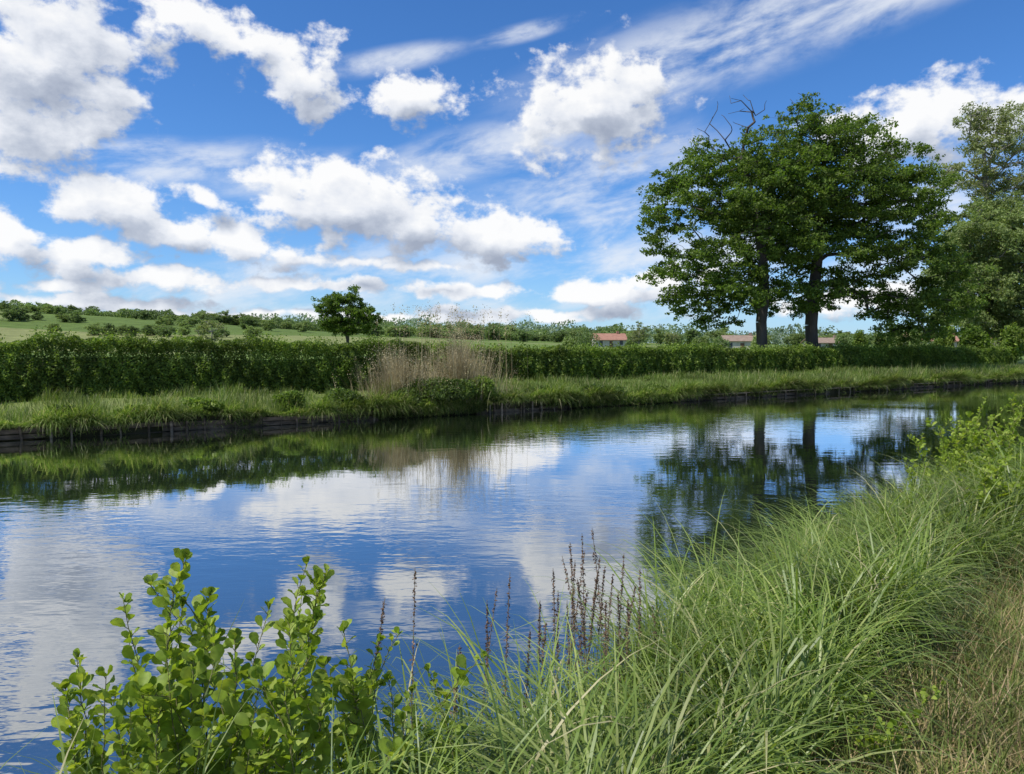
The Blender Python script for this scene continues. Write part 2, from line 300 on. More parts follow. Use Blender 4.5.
for px,Yd,hw,hh,m in[(898,75,14,14,M_wil),(860,90,10,8,M_hedge),(945,58,12,11,M_hedge),(975,57,16,13,M_oak),(1010,60,20,10,M_hedge),(880,70,10,8,M_bush),(1035,62,22,16,M_wil),(700,90,9,6,M_far2),(585,120,14,9,M_far),(570,110,9,7,M_far2),(720,110,10,5,M_far),(757,110,8,6,M_far2),(845,105,12,7,M_far),(915,95,12,9,M_far2),(940,90,10,8,M_far),(632,120,9,5,M_far)]:
    x=(px-CX)/F*Yd; shrub("rounded green bush growing behind the hedge",[x,Yd],hw/F*Yd,hw/F*Yd,hh/F*Yd*1.2+.9,2600,.13,m)
# ---------------------------------------------------------------- distant trees
variants=[]
for k in range(6):
    hgt=rng.uniform(6,8.5); rr=rng.uniform(3.,4.4)
    tr=[(0,0,-.5),(0,0,1),(0,0,hgt*.4),(0,0,hgt*.6)]
    es=[[0,0,hgt*.5,rr,rr,hgt*.42]]+[[rng.uniform(-rr,rr)*.6,rng.uniform(-1,1),hgt*rng.uniform(.3,.75),rr*.55,rr*.55,hgt*.2] for _ in range(4)]
    variants.append(tree("",tr,es,46,.9,1.35,120,.26,M_far2 if k%2==0 else M_far,M_bark,.25,first=1,name="distant_tree",mesh_only=True,tip_r=.03,sides=4,step=1.5))
def distant(px,Yd,s):
    x=(px-CX)/F*Yd; o=bpy.data.objects.new("distant_tree",variants[rng.integers(6)]); col.objects.link(o)
    o.location=(x,Yd,float(gh(x,Yd))-.8*s); o.rotation_euler=(0,0,rng.uniform(0,6.28)); o.scale=(s*rng.uniform(1.,1.6),s*rng.uniform(.9,1.2),s)
    tag(o,"small rounded green tree on far meadows and hills","tree","trees on the distant meadows")
for k in range(60): distant(rng.uniform(-60,560),rng.uniform(385,435),rng.uniform(.5,.9))
for row in[(180,-40,300,.35,.55),(235,-40,420,.4,.7),(290,-40,480,.45,.8),(345,-40,560,.5,.9)]:
    for px in np.arange(row[1],row[2],11):
        if rng.random()<.6+.35*math.sin(px*.03+row[0]): distant(px+rng.uniform(-5,5),row[0]+px*.08+rng.uniform(-6,6),rng.uniform(row[3],row[4]))
for px in np.arange(440,1100,12):
    if rng.random()<.8: distant(px+rng.uniform(-5,5),rng.uniform(280,420),rng.uniform(.6,1.2))
def wood(n,y0,y1,pxa,pxb,hh,m,label,ls):
    px=rng.uniform(pxa,pxb,n); Yd=rng.uniform(y0,y1,n); x=(px-CX)/F*Yd
    top=hh*(.55+.2*np.sin(px*.05+Yd*.02)+.15*np.sin(px*.17+1+Yd*.05)+.12*np.sin(px*.41+Yd*.1))
    z=gh(x,Yd)+rng.uniform(0,1,n)**.8*top
    V,Fc=cards(np.stack([x,Yd,z],1),rng.uniform(.6,1.3,n)*ls,.3); o=mk("woodland",V,Fc,[m]); tag(o,label,"woodland",kind="stuff")
wood(60000,560,680,-150,1250,18,M_haze,"hazy continuous woodland along the horizon",1.3)
wood(60000,420,470,-140,640,11,M_far,"green woodland on the crest of the low hill",.85)
wood(16000,318,328,-140,330,5,M_far,"long hedgerow of trees across the hillside fields",.5)
# ---------------------------------------------------------------- houses
M_wall=rough_mat("rendered_wall",[(.3,(.4,.37,.3)),(.7,(.55,.51,.44))],.8); M_roof=rough_mat("clay_tile_roof",[(.3,(.27,.13,.09)),(.7,(.38,.2,.14))],1.2,8)
M_roofb=rough_mat("brown_roof",[(.3,(.2,.14,.1)),(.7,(.3,.22,.17))],1.2,8)
M_glass,_,bb=mat("window_glass"); bb.inputs["Base Color"].default_value=(.03,.04,.05,1); bb.inputs["Roughness"].default_value=.15
M_door=rough_mat("painted_door",[(.3,(.12,.07,.04)),(.7,(.18,.1,.06))],2)
def house(label,px,Yd,wd,dp,wh,rh,mroof,rot):
    x=(px-CX)/F*Yd; root=empty("house",(x,Yd,float(gh(x,Yd))-.3)); root.rotation_euler=(0,0,rot); tag(root,label,"house")
    V,Fc=box(-wd/2,wd/2,0,dp,-.5,wh)
    Vg=np.array([[-wd/2,0,wh],[-wd/2,dp,wh],[-wd/2,dp/2,wh+rh-.1],[-wd/2,dp/2,wh+rh-.1],[wd/2,0,wh],[wd/2,dp,wh],[wd/2,dp/2,wh+rh-.1],[wd/2,dp/2,wh+rh-.1]])
    Vg[3,1]-=.01; Vg[7,1]-=.01
    V2,F2,_=merge([(V,Fc,0),(Vg,np.array([[0,1,2,3],[4,7,6,5]]),0)]); mk("wall",V2,F2,[M_wall],parent=root)
    o=.4; t=.15
    Vr=[];Fr=[]
    for s in(0,1):
        y0=-o if s==0 else dp+o; A=[[-wd/2-o,y0,wh-.3],[wd/2+o,y0,wh-.3],[wd/2+o,dp/2,wh+rh],[-wd/2-o,dp/2,wh+rh]]
        Bq=[[p[0],p[1],p[2]+t] for p in A]; k=len(Vr); Vr+=A+Bq; Fr+=[[k,k+1,k+2,k+3],[k+4,k+5,k+6,k+7],[k,k+1,k+5,k+4],[k+1,k+2,k+6,k+5],[k+3,k,k+4,k+7]]
    roof=mk("roof",np.array(Vr),np.array(Fr),[mroof],parent=root)
    V,Fc=box(wd*.25,wd*.25+.7,dp/2-.35,dp/2+.35,wh+rh-.5,wh+rh+.8); mk("chimney",V,Fc,[mroof],parent=roof)
    nw=max(2,int(wd/3))
    for k in range(nw):
        xx=-wd/2+(k+.5)*wd/nw
        if k==nw//2: V,Fc=box(xx-.5,xx+.5,-.06,-.003,0,2.1); mk("door",V,Fc,[M_door],parent=root)
        else: V,Fc=box(xx-.5,xx+.5,-.05,-.003,1,2.2); mk("window",V,Fc,[M_glass],parent=root)
house("low farmhouse with orange clay tile roof",611,215,9,6,2.6,1.6,M_roof,.1)
house("pale rendered house with shallow brown roof",742,190,9,6,2.8,1.2,M_roofb,-.1)
house("long white house with low brown roof",830,185,9,6,2.3,1.0,M_roofb,.05)
house("pale house with orange tile roof among trees",932,150,9,6,2.7,1.5,M_roof,-.2)
house("low barn with orange tile roof behind bushes",1018,140,8,6,2.2,1.5,M_roof,.1)
# ---------------------------------------------------------------- hedges
def hedge(label,u0,u1,v0,th,top,n,ls):
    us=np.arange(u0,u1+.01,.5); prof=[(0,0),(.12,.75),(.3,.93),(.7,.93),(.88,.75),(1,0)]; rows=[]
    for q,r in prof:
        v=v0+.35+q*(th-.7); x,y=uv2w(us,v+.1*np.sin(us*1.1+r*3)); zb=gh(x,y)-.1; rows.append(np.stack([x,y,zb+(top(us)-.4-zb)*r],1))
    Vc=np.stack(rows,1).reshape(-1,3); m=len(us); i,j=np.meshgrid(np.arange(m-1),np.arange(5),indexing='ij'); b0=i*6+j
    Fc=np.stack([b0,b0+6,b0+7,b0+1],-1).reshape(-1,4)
    u=rng.uniform(u0,u1,n); s=rng.uniform(0,1,n)
    bump=.11*np.sin(u*1.37+3*s)+.08*np.sin(u*3.71+7*s+1+np.sin(u*.6)*2)+.08*np.sin(u*8.3-11*s+np.sin(u*.9)*3)+.07*np.sin(u*17+23*s)
    dep=rng.exponential(.12,n)-.08
    fr=s<.6; zz=np.where(fr,s/.6,1.0); q=np.where(fr,0.0,(s-.6)/.4)
    ztop=top(u)+.06*np.sin(u*1.3+np.sin(u*.5)*2)+.05*np.sin(u*3.1+1)+.04*np.sin(u*6.1+q*4+np.sin(u)*2)+.04*np.sin(u*13)
    vv=v0+q*th+np.where(fr,dep-bump*.7+.55*np.maximum(zz-.5,0)-.25*np.maximum(.3-zz,0),0)
    x,y=uv2w(u,vv); zb=gh(x,y); z=zb+(ztop-zb)*zz-np.where(fr,0,dep)-np.where(fr,0,.5*np.maximum(q-.6,0))-.3*bump*zz
    sp=(~fr)&(rng.random(n)<.13*(1+np.sin(u*2.3+np.sin(u*.7)*2))); z=z+np.where(sp,rng.uniform(0,.28,n),0)
    VL,FL=cards(np.stack([x,y,z],1),ls*rng.uniform(.6,1.4,n),.35)
    V,F2,mm=merge([(Vc,Fc,1),(VL,FL,0)]); o=mk("hedge",V,F2,[M_hedge,M_core],mm); tag(o,label,"hedge"); return o
hedge("tall dense dark green hedge along the towpath",-9,13.,25.9,1.6,lambda u:2.40-.012*u+.05*np.sin(u*.7),120000,.043)
hedge("clipped lower green hedge running beside the canal meadow",13.2,64,27.3,1.8,lambda u:2.12-.003*u+.05*np.sin(u*.5),135000,.062)
# ---------------------------------------------------------------- far bank grass
def grass(name,label,u,v,L,w,m,seg,p0,p1):
    x,y=uv2w(u,v); z=gh(x,y); n=len(u); ang=rng.uniform(0,6.283,n)
    V,Fc=blades(np.stack([x,y,z],1),L,ang,p0(n),p1(n),w,seg); o=mk(name,V,Fc,[m]); tag(o,label,"grass",kind="stuff"); return o
n=90000; u=rng.uniform(-9,62,n); v=SH+.05+rng.uniform(0,1,n)**1.3*5.6
patch=.75+.3*np.sin(u*1.3+np.sin(u*.4)*2)+.3*np.sin(u*3.7+v)+.25*np.sin(u*8.1-v*3)
L=np.where(v<SH+1.4,.45,.24)*rng.uniform(.4,1.6,n)*np.clip(patch,.25,1.7)
grass("bank_grass","rough green grass on the towpath bank",u,v,L,.013+.0003*u,M_bank,2,lambda n:rng.uniform(0,.4,n),lambda n:rng.uniform(.2,1.4,n))
n=60000; u=rng.uniform(-9,60,n); v=SH+rng.normal(0,.12,n)-.02; L=rng.uniform(.25,.68,n)*np.clip(.85+.45*np.sin(u*.9)+.35*np.sin(u*2.9)+.3*np.sin(u*7.3),.3,1.7)
x,y=uv2w(u,np.maximum(v,SH-.14)); V,Fc=blades(np.stack([x,y,gh(*uv2w(u,np.maximum(v,SH+.04)))-.02],1),L,math.atan2(-N[1],-N[0])+rng.normal(0,.8,n),rng.uniform(.2,1.3,n),rng.uniform(.9,2.2,n),.015+.0003*u,4)
V[:,2]=np.maximum(V[:,2],-.03); o=mk("overhanging_grass",V,Fc,[M_bank]); tag(o,"long grass hanging over the timber bank edge","grass",kind="stuff")
n=36000; u=rng.uniform(-9,60,n); gap=((u>8.7)&(u<12.6))|((u>16.2)&(u<21.7)); keep=gap|(rng.random(n)<np.clip(.15+.3*np.sin(u*1.7)+.25*np.sin(u*4.1),0,.6)); u=u[keep]; gap=gap[keep]; n=len(u)
z=rng.uniform(0.02,.34,n); L=rng.uniform(.15,.38,n)*np.where(gap,1.15,.9); x,y=uv2w(u,SH-.05-rng.uniform(0,.14,n)*np.where(gap,1.5,1.2))
V,Fc=blades(np.stack([x,y,z],1),L,math.atan2(-N[1],-N[0])+rng.normal(0,.9,n),rng.uniform(.2,1.6,n),rng.uniform(.6,1.6,n),.016+.0003*u,3)
V[:,2]=np.maximum(V[:,2],-.05); o=mk("waterside_grass",V,Fc,[M_bank]); tag(o,"coarse grass clinging to the bank above the waterline","grass",kind="stuff")
# ---------------------------------------------------------------- timber revetments
def revet(label,u0,u1,sp,mw,ph,planks,capped=False):
    x,y=uv2w(u0,SH-.14); root=empty("timber_retaining_wall",(x,y,0)); tag(root,label,"retaining wall")
    ang=math.atan2(D[1],D[0]); root.rotation_euler=(0,0,ang); L=u1-u0
    for k in range(planks):
        z0=-.12+k*.13; seg=2.6; a=0
        while a<L:
            b_=min(a+seg-.02,L); V,Fc=box(a,b_,0.04,.075,z0+rng.uniform(-.01,.01),z0+.11); V[:,1]+=rng.uniform(-.012,.012); V[:,2]+=rng.uniform(-.04,.04)*(V[:,0]>a+.1)
            if rng.random()<.82: mk("plank",V,Fc,[mw],parent=root)
            a+=seg
    if capped:
        V,Fc=box(0,L,-.03,.09,ph-.08,ph-.04); mk("capping_rail",V,Fc,[M_woodl],parent=root)
    a=.1
    while a<L:
        h=ph*rng.uniform(.6,1.25); r=rng.uniform(.022,.038); lean=rng.uniform(-.22,.22,2); lean[1]*=.4
        P0=np.array([[a,0,-.6],[a+lean[0]*.5,lean[1]*.5,h-.02]]); P1=np.array([[a+lean[0]*.5,lean[1]*.5,h-.02],[a+lean[0]*.5,lean[1]*.5,h]])
        V,Fc=tubes(P0,P1,np.array([r,r]),np.array([r,.008]),7); mk("post",V,Fc,[M_woodl if rng.random()<.4 else M_wood],parent=root); a+=sp*rng.uniform(.4,1.6)
revet("dark weathered timber bank boarding with uneven stakes",-5,8.9,.42,M_wood,.33,3)
revet("short timber bank boarding with close set stakes",12.4,16.4,.32,M_wood,.36,2)
revet("long timber bank edging with pale capping rail",21.5,56,.65,M_wood,.3,2,True)
def at(px,v):
    k=(px-CX)/F; Yq=v/(N[1]+N[0]*k); return k*Yq,Yq
for px,v,rx,rz,n,m,lab in[(448,21.6,1.3,.6,11000,M_bush,"dark green bush overhanging the canal edge"),(412,21.8,.8,.42,4500,M_bush,"low green bush below dry reeds"),(480,21.7,.7,.58,5000,M_hedge,"light green bush beside dry reeds"),(345,22.0,.8,.36,3500,M_bush,"low scrub on the canal bank"),(290,21.9,.5,.38,2500,M_hedge,"low scrub on the canal bank"),(600,21.9,1.0,.22,3000,M_bush,"low scrub on the canal bank"),(655,21.9,1.2,.25,3000,M_hedge,"low scrub on the canal bank"),(60,21.8,.5,.28,2000,M_bush,"low scrub on the canal bank"),(200,21.8,.7,.25,2500,M_hedge,"low scrub on the canal bank"),(535,22.1,.6,.3,2000,M_bush,"low scrub on the canal bank"),(130,21.7,.4,.22,1600,M_bush,"low scrub on the canal bank")]:
    x,y=at(px,v); shrub(lab,[x,y],rx,rx*.7,rz,n,.05,m)
for px0,wd,n,hmin,hmax,lab in[(402,1.4,1300,1.3,2.2,"clump of dry tan reeds on the canal bank"),(460,1.5,1400,1.4,2.6,"tall clump of dry feathery reeds on the canal bank")]:
    x0,y0=at(px0,22.4); a=rng.uniform(0,6.28,n); r=np.abs(rng.normal(0,.5,n))*wd
    x=x0+r*np.cos(a); y=y0+r*np.sin(a)*.4; B=np.stack([x,y,np.maximum(gh(x,y),.1)],1); L=rng.uniform(hmin,hmax,n)*np.exp(-(r/wd)**2*.3)*(.88+.12*np.sin(x*6)+.08*np.sin(x*15))
    ang=a+rng.normal(0,.6,n); p0=rng.uniform(0,.28,n)*(.4+r/wd*1.5)
    V1,F1=blades(B,L,ang,p0,rng.uniform(0,.45,n),.011,4)
    k=n//5; hd=np.stack([np.cos(ang[:k]),np.sin(ang[:k]),np.zeros(k)],1); tip=B[:k]+(hd*np.sin(p0[:k]+.1)[:,None]+np.array([0,0,1])*np.cos(p0[:k]+.1)[:,None])*L[:k,None]
    C=np.repeat(tip,8,0)+rng.normal(size=(k*8,3))*np.array([.04,.04,.12]); V2,F2=cards(C,rng.uniform(.015,.035,k*8),0,.4)
    h3=n//4; V3,F3=blades(B[:h3]+rng.normal(size=(h3,3))*[.15,.1,0],L[:h3]*.75,ang[:h3]+1,p0[:h3]+.1,rng.uniform(.3,1.7,h3),.014,4)
    V4,F4=blades(B[:h3]+rng.normal(size=(h3,3))*[.3,.15,0],L[:h3]*.6,ang[:h3]+2,p0[:h3],rng.uniform(.2,1.2,h3),.018,4)
    V,Fc,mm=merge([(V1,F1,0),(V2,F2,0),(V3,F3,0),(V4,F4,1)]); o=mk("reed_clump",V,Fc,[M_reed,M_bank],mm); tag(o,lab,"reeds")
x0,y0=at(452,23.2); n=110; x=x0+rng.normal(0,1.2,n); y=y0+rng.uniform(-.5,.5,n); B=np.stack([x,y,gh(x,y)],1); L=rng.uniform(2.1,3.2,n); an=rng.uniform(0,6.28,n)
V1,F1=blades(B,L,an,np.full(n,.02),rng.uniform(0,.15,n),.013,4); tip=B+np.array([0,0,1])*L[:,None]*.97
C=np.repeat(tip,14,0)+rng.normal(size=(n*14,3))*[.05,.05,.12]; V2,F2=cards(C,rng.uniform(.02,.045,n*14),0,.4)
V,Fc,_=merge([(V1,F1,0),(V2,F2,0)]); o=mk("reed_clump",V,Fc,[M_reed]); tag(o,"thin tall reeds with feathery seed plumes","reeds")
# ---------------------------------------------------------------- near bank grass
def tufts(name,label,nt,per,u0,u1,vlo,vhi,Lr,w,m,lean,lw,p0r,p1r,seg=7,spread=.06,tsd=.7):
    u=u0+(u1-u0)*rng.uniform(0,1,nt)**1.5; a=rng.uniform(0,1,nt); v=vlo(u)+(vhi(u)-vlo(u))*a
    ui=np.repeat(u,per)+rng.normal(0,spread,nt*per); vi=np.repeat(v,per)+rng.normal(0,spread,nt*per); n=len(ui)
    x,y=uv2w(ui,vi); z=np.maximum(gh(x,y),0.0)-.02
    tl=np.repeat(rng.uniform(.55,1.2,nt),per); ta=np.repeat(lean+rng.normal(0,tsd,nt),per)
    ang=np.where(rng.random(n)<lw,ta+rng.normal(0,.35,n),rng.uniform(0,6.283,n))
    V,Fc=blades(np.stack([x,y,z],1),rng.uniform(*Lr,n)*tl,ang,rng.uniform(*p0r,n),rng.uniform(*p1r,n),w*rng.uniform(.5,1.3,n),seg)
    o=mk(name,V,Fc,[m]); tag(o,label,"grass",kind="stuff")
vpath=lambda u: np.interp(u,[-1,1,2.5,4,5.5,12],[.9,1.2,1.65,2.1,2.5,3.1])
tufts("sedge_grass","long arching green sedge leaves on the canal bank",800,38,-.4,13,lambda u:vpath(u)+.1,lambda u:ve(u)+.12,(.55,1.1),.011,M_sedge,2.7,.45,(.0,.55),(1.3,2.7),seg=9,spread=.035,tsd=1.3)
tufts("upright_grass","upright green grass along the water edge",460,18,-.1,13,lambda u:ve(u)-.35,lambda u:ve(u)+.2,(.4,.75),.008,M_sedge,1.2,.3,(.0,.3),(.1,.9))
tufts("short_grass","short dry and green grass on the path",4400,24,-.5,12,lambda u:vpath(u)-1.8,lambda u:vpath(u)+.5,(.06,.27),.006,M_short,0,.2,(.0,1.0),(.1,1.6),seg=4,spread=.05)
# ---------------------------------------------------------------- leafy shrubs near
TT=[0,.12,.3,.5,.7,.86,.96,1.0]; WW=[.02,.10,.23,.32,.34,.28,.16,.04]
def leaves(C,dirv,nrm,size):
    n=len(C); d=unit(dirv); nn=unit(nrm-d*np.sum(nrm*d,1,keepdims=True)); s=np.cross(d,nn); S=size[:,None]
    curl=rng.uniform(-.05,.4,n)[:,None]; fold=rng.uniform(.1,.45,n)[:,None]; rows=[]
    for i_,(t,wd) in enumerate(zip(TT,WW)):
        c=C+d*S*t-nn*S*curl*t*t; k=1+.08*math.sin(t*30); rip=nn*S*.03*(1 if i_%2 else -1)
        rows+= [c-s*S*wd*k+nn*S*wd*fold+rip, c, c+s*S*wd*k+nn*S*wd*fold+rip]
    V=np.stack(rows,1).reshape(-1,3); K=3*len(TT); q=[]
    for i in range(len(TT)-1):
        q+=[[3*i,3*i+1,3*i+4,3*i+3],[3*i+1,3*i+2,3*i+5,3*i+4]]
    return V,((np.arange(n)*K)[:,None,None]+np.array(q)[None]).reshape(-1,4)
def leafy(label,base,tops,ls,twig_n,name="alder_shrub",lf=.021,m=M_alder,sr=.0045,spr=1.,tw=.6):
    P0=[];P1=[];R0=[];R1=[];C=[];Dv=[];Nv=[];S=[]
    def stem(a,b,r,dl,lv0,end=.5):
        L=np.linalg.norm(b-a); ns=max(3,int(L/.06)); pts=[]; perp=rng.normal(size=3)*L*.08
        for i in range(ns+1):
            t=i/ns; pts.append(a+(b-a)*t+perp*math.sin(t*3.14)+rng.normal(size=3)*.004*(i>0))
        for i in range(ns): P0.append(pts[i]);P1.append(pts[i+1]);R0.append(r*(1-.8*i/ns));R1.append(r*(1-.8*(i+1)/ns))
        ax=unit((b-a)[None])[0]; s=lv0*L; az=rng.uniform(0,6.28)
        while s<L:
            t=s/L; k=min(int(t*ns),ns-1); p=pts[k]+(pts[k+1]-pts[k])*(t*ns-k); az+=2.4+rng.normal(0,.3)
            o=np.array([math.cos(az),math.sin(az),rng.uniform(.2,1.3)]); o=o+ax*.6*t; ou=o/np.linalg.norm(o)
            C.append(p+ou*.010); P0.append(p);P1.append(p+ou*.011);R0.append(.0012);R1.append(.001)
            Dv.append(ou); Nv.append(np.array([0,0,1.])+rng.normal(size=3)*.5); S.append(ls*rng.uniform(.5,1.2)*(1-.5*max(t-.7,0)/.3))
            s+=dl*rng.uniform(.6,1.3)*(1-.4*t)
        for _ in range(3):
            C.append(pts[-1]); Dv.append(ax+rng.normal(size=3)*.35); Nv.append(rng.normal(size=3)); S.append(ls*end)
        return pts
    for tp in tops:
        if spr: a=base+rng.normal(size=3)*np.array([.08,.08,.0]); a=a+(np.array([tp[0],tp[1],a[2]])-a)*.5; a[2]=max(float(gh(a[0],a[1])),.0)
        else: a=base+rng.normal(size=3)*np.array([.004,.004,0])
        pts=stem(a,tp,sr,lf,.2)
        for _ in range(twig_n):
            k=int(len(pts)*rng.uniform(.2,.85)); p=pts[k]; aa=rng.uniform(0,6.28); L=rng.uniform(.1,.24)*ls/.055
            stem(p,p+np.array([math.cos(aa)*L*tw,math.sin(aa)*L*tw,L*.8]),.0022,lf,.12)
    VL,FL=leaves(np.array(C),np.array(Dv),np.array(Nv),np.array(S)); VT,FT=tubes(np.array(P0),np.array(P1),np.array(R0),np.array(R1),5)
    root=empty(name,base); tag(root,label,"shrub")
    mk("leaves",VL-base,FL,[m],parent=root,smooth=True); mk("stems",VT-base,FT,[M_stem],parent=root,smooth=True)
def basept(px,Yd):
    x=(px-CX)/F*Yd; return np.array([x,Yd,max(float(gh(x,Yd)),.05)])
T1=[(185,556,2.0),(150,585,2.1),(122,600,1.95),(208,598,2.15),(235,640,1.95),(165,630,1.85),(80,660,1.95),(66,690,1.95),(105,675,1.85),(195,660,1.8),(140,685,1.8),(130,640,2.05),(180,605,2.1),(75,725,1.9),(205,715,1.75),(115,730,1.8),(160,705,1.8)]
leafy("young alder shrub with bright rounded green leaves",basept(150,1.98),[W(*t) for t in T1],.06,3)
T2=[(305,566,2.1),(328,576,2.15),(268,610,2.0),(290,625,1.9),(342,630,2.05),(310,655,1.8),(260,680,1.8),(352,680,1.95),(325,700,1.8),(300,595,2.15),(285,690,1.8),(345,735,1.8),(245,725,1.85)]
leafy("young alder shrub with upright leafy stems",basept(305,2.05),[W(*t) for t in T2],.058,3)
T6=[(378,640,2.2),(398,632,2.25),(390,680,2.1),(372,690,2.1),(410,690,2.1),(430,670,2.3),(445,700,2.3),(420,725,2.1),(400,720,2.0)]
leafy("low leafy alder sprigs mixed with long grass",basept(405,2.2),[W(*t) for t in T6],.05,2)
T3=[(px,py,Yd) for px,py,Yd in[(985,398,8.2),(960,418,8.),(1005,408,8.4),(940,428,7.8),(1020,415,8.),(915,440,7.6),(975,432,7.4),(1000,440,7.2),(930,450,7.3),(905,460,7.2),(955,460,7),(1030,392,8.5),(990,420,7.6),(970,425,8.3),(945,445,7.9),(1012,430,7.6),(995,450,8.2),(1025,440,8.2),(965,450,7.8),(980,460,7.3)]]
leafy("light green bush at the water edge among grass",basept(965,7.7),[W(*t) for t in T3],.06,8,lf=.026,sr=.006)
T4=[(1010,455,6.2),(985,468,6.0),(1030,445,6.4),(960,482,6.),(1000,480,5.9),(1025,470,6.1),(975,490,5.8)]
leafy("light green leafy bush rising from tall grass",basept(1005,6.2),[W(*t) for t in T4],.055,7,lf=.026)
T5=[(px,py,Yd) for px,py,Yd in[(870,700,2.75),(900,715,2.7),(925,690,2.9),(890,740,2.6),(850,730,2.6)]]
leafy("small nettle like leafy plant among the long grass",basept(890,2.8),[W(*t) for t in T5],.035,2,lf=.02,name="wild_plant",sr=.003,spr=0)
# seed stalks
stalks=[(415,568,2.6),(385,598,2.3),(487,600,2.9),(497,588,3.0),(510,572,2.9),(540,600,3.0),(553,568,3.1),(562,556,3.2),(570,542,3.1),(582,533,3.1),(592,528,3.2),(600,556,3.2),(613,574,3.1),(624,553,3.3),(628,598,3.1),(640,568,3.3),(546,622,2.9),(530,630,2.9),(606,600,3.0),(652,606,3.3),(577,578,3.0),(460,645,2.6),(588,590,3.1),(567,600,3.0),(558,590,3.2),(597,575,3.2),(575,560,3.3),(618,590,3.2),(636,585,3.2),(585,550,3.15),(605,565,3.25)]
for px,py,Yd in stalks:
    tp=W(px,py,Yd); bx=px-rng.uniform(-6,30); a=np.array([(bx-CX)/F*Yd,Yd-.05,0.]); a[2]=max(float(gh(a[0],a[1])),0)
    ns=12; perp=rng.normal(size=3)*.03; pts=[a+(tp-a)*i/ns+perp*math.sin(i/ns*3.14) for i in range(ns+1)]
    P=np.array(pts); rr=np.linspace(.0028,.0011,ns+1); VT,FT=tubes(P[:-1],P[1:],rr[:-1],rr[1:],5)
    lo=rng.uniform(.55,.75); q=200; t=np.clip(rng.uniform(lo,.99,q),0,.99); k=np.minimum((t*ns).astype(int),ns-1); C=P[k]+(P[k+1]-P[k])*((t*ns-k)[:,None])+rng.normal(size=(q,3))*[.0055,.0055,.006]*(1.15-t)[:,None]*2.4
    VL,FL=cards(C,rng.uniform(.0028,.008,q),0,.5)
    V,Fc,mm=merge([(VT-a,FT,0),(VL-a,FL,1)]); o=mk("seed_stalk",V,Fc,[M_dry,M_seed],mm); o.location=a
    tag(o,"dark reddish brown seed stalk above the grass","plant","dry seed stalks at the water edge")
# ---------------------------------------------------------------- world
wd=bpy.data.worlds.new("World"); sc.world=wd; wd.use_nodes=True; nt=wd.node_tree; nt.nodes.clear()
SUN=np.array([-.66,-.30,1.1]); SUN/=np.linalg.norm(SUN); EL=math.asin(SUN[2]); AZ=math.atan2(SUN[0],SUN[1])
sky=nt.nodes.new("ShaderNodeTexSky"); sky.sky_type='NISHITA'; sky.sun_disc=False; sky.sun_elevation=EL; sky.sun_rotation=AZ; sky.altitude=300; sky.air_density=1.0; sky.dust_density=.3; sky.ozone_density=3
def azel(px,py):
    r=ray(px,py); r/=np.linalg.norm(r); return math.atan2(r[0],r[1]),math.asin(r[2])
def M(op,a,b=None,c=None,cl=False,g=nt):
    n=g.nodes.new("ShaderNodeMath"); n.operation=op; n.use_clamp=cl
    for i,x in enumerate((a,b,c)):
        if x is None: continue
        if hasattr(x,"node"): g.links.new(x,n.inputs[i])
        else: n.inputs[i].default_value=x
    return n.outputs[0]
def VM(op,a,b=None,c=None):
    n=nt.nodes.new("ShaderNodeVectorMath"); n.operation=op
    for i,x in enumerate((a,b,c)):
        if x is None: continue
        if hasattr(x,"node"): nt.links.new(x,n.inputs[i])
        else: n.inputs[i].default_value=x
    return n.outputs["Value"] if op=='LENGTH' else n.outputs[0]
def blobfield(p,blobs,rot=0.,k=.1):
    cur=None; cr,sr=math.cos(rot),math.sin(rot)
    for b in blobs:
        px,py,w_,h_=b[:4]; pen=b[4] if len(b)>4 else 0
        a0,e0=azel(px,py); sw=w_/F*math.cos(a0)**2; shh=h_/F*math.cos(a0)
        ax,ay=a0*cr-e0*sr,a0*sr+e0*cr
        l=VM('LENGTH',VM('MULTIPLY_ADD',p,(1/sw,1/shh,0),(-ax/sw,-ay/shh,0)))
        if pen: l=M('ADD',l,pen)
        cur=l if cur is None else M('SMOOTH_MIN',cur,l,k)
    return M('MAXIMUM',M('SUBTRACT',1.0,cur),-1.3)
def sstep(x,a,b,lo=0,hi=1):
    m=nt.nodes.new("ShaderNodeMapRange"); m.interpolation_type='SMOOTHSTEP'; m.inputs[1].default_value=a; m.inputs[2].default_value=b; m.inputs[3].default_value=lo; m.inputs[4].default_value=hi; nt.links.new(x,m.inputs[0]); return m.outputs[0]
cum=[(42,65,84,84,-.25),(62,128,58,38,-.1),(185,22,75,22,.05),(235,40,55,24,.05),(300,72,42,36,-.05),(412,98,50,22,-.15),(462,106,20,10),
 (595,108,60,42,-.3),(632,90,42,30,-.05),(925,125,80,32,-.2),(105,203,60,27,-.15),(150,228,70,18,-.05),(95,254,55,17,-.05),(240,244,60,18,-.15),(150,277,100,11,-.1),(8,240,32,26,-.15),
 (207,201,19,11,-.05),(285,205,42,22,-.1),(348,203,70,32,-.35),(410,222,68,23,-.3),(500,238,62,19,-.25),(655,282,50,16),(600,292,55,12),
 (300,284,110,7,0),(120,304,110,8,0),(470,292,90,8,0),(540,314,120,8,0),(250,314,110,6,.05),(860,300,130,14,.1),(400,318,110,6,0),(440,270,50,7,.05),(60,285,50,8,0),(350,262,60,6,.05)]
cir=[(720,45,190,34),(870,0,150,26),(650,70,80,36),(600,185,110,42),(490,150,110,22),(620,215,85,34),(180,165,100,18),(290,175,80,18),(525,32,48,7),(440,275,250,22),(200,290,280,22),(600,275,200,34),(120,150,60,10),(390,60,70,10),(700,260,120,60),(930,230,120,60)]
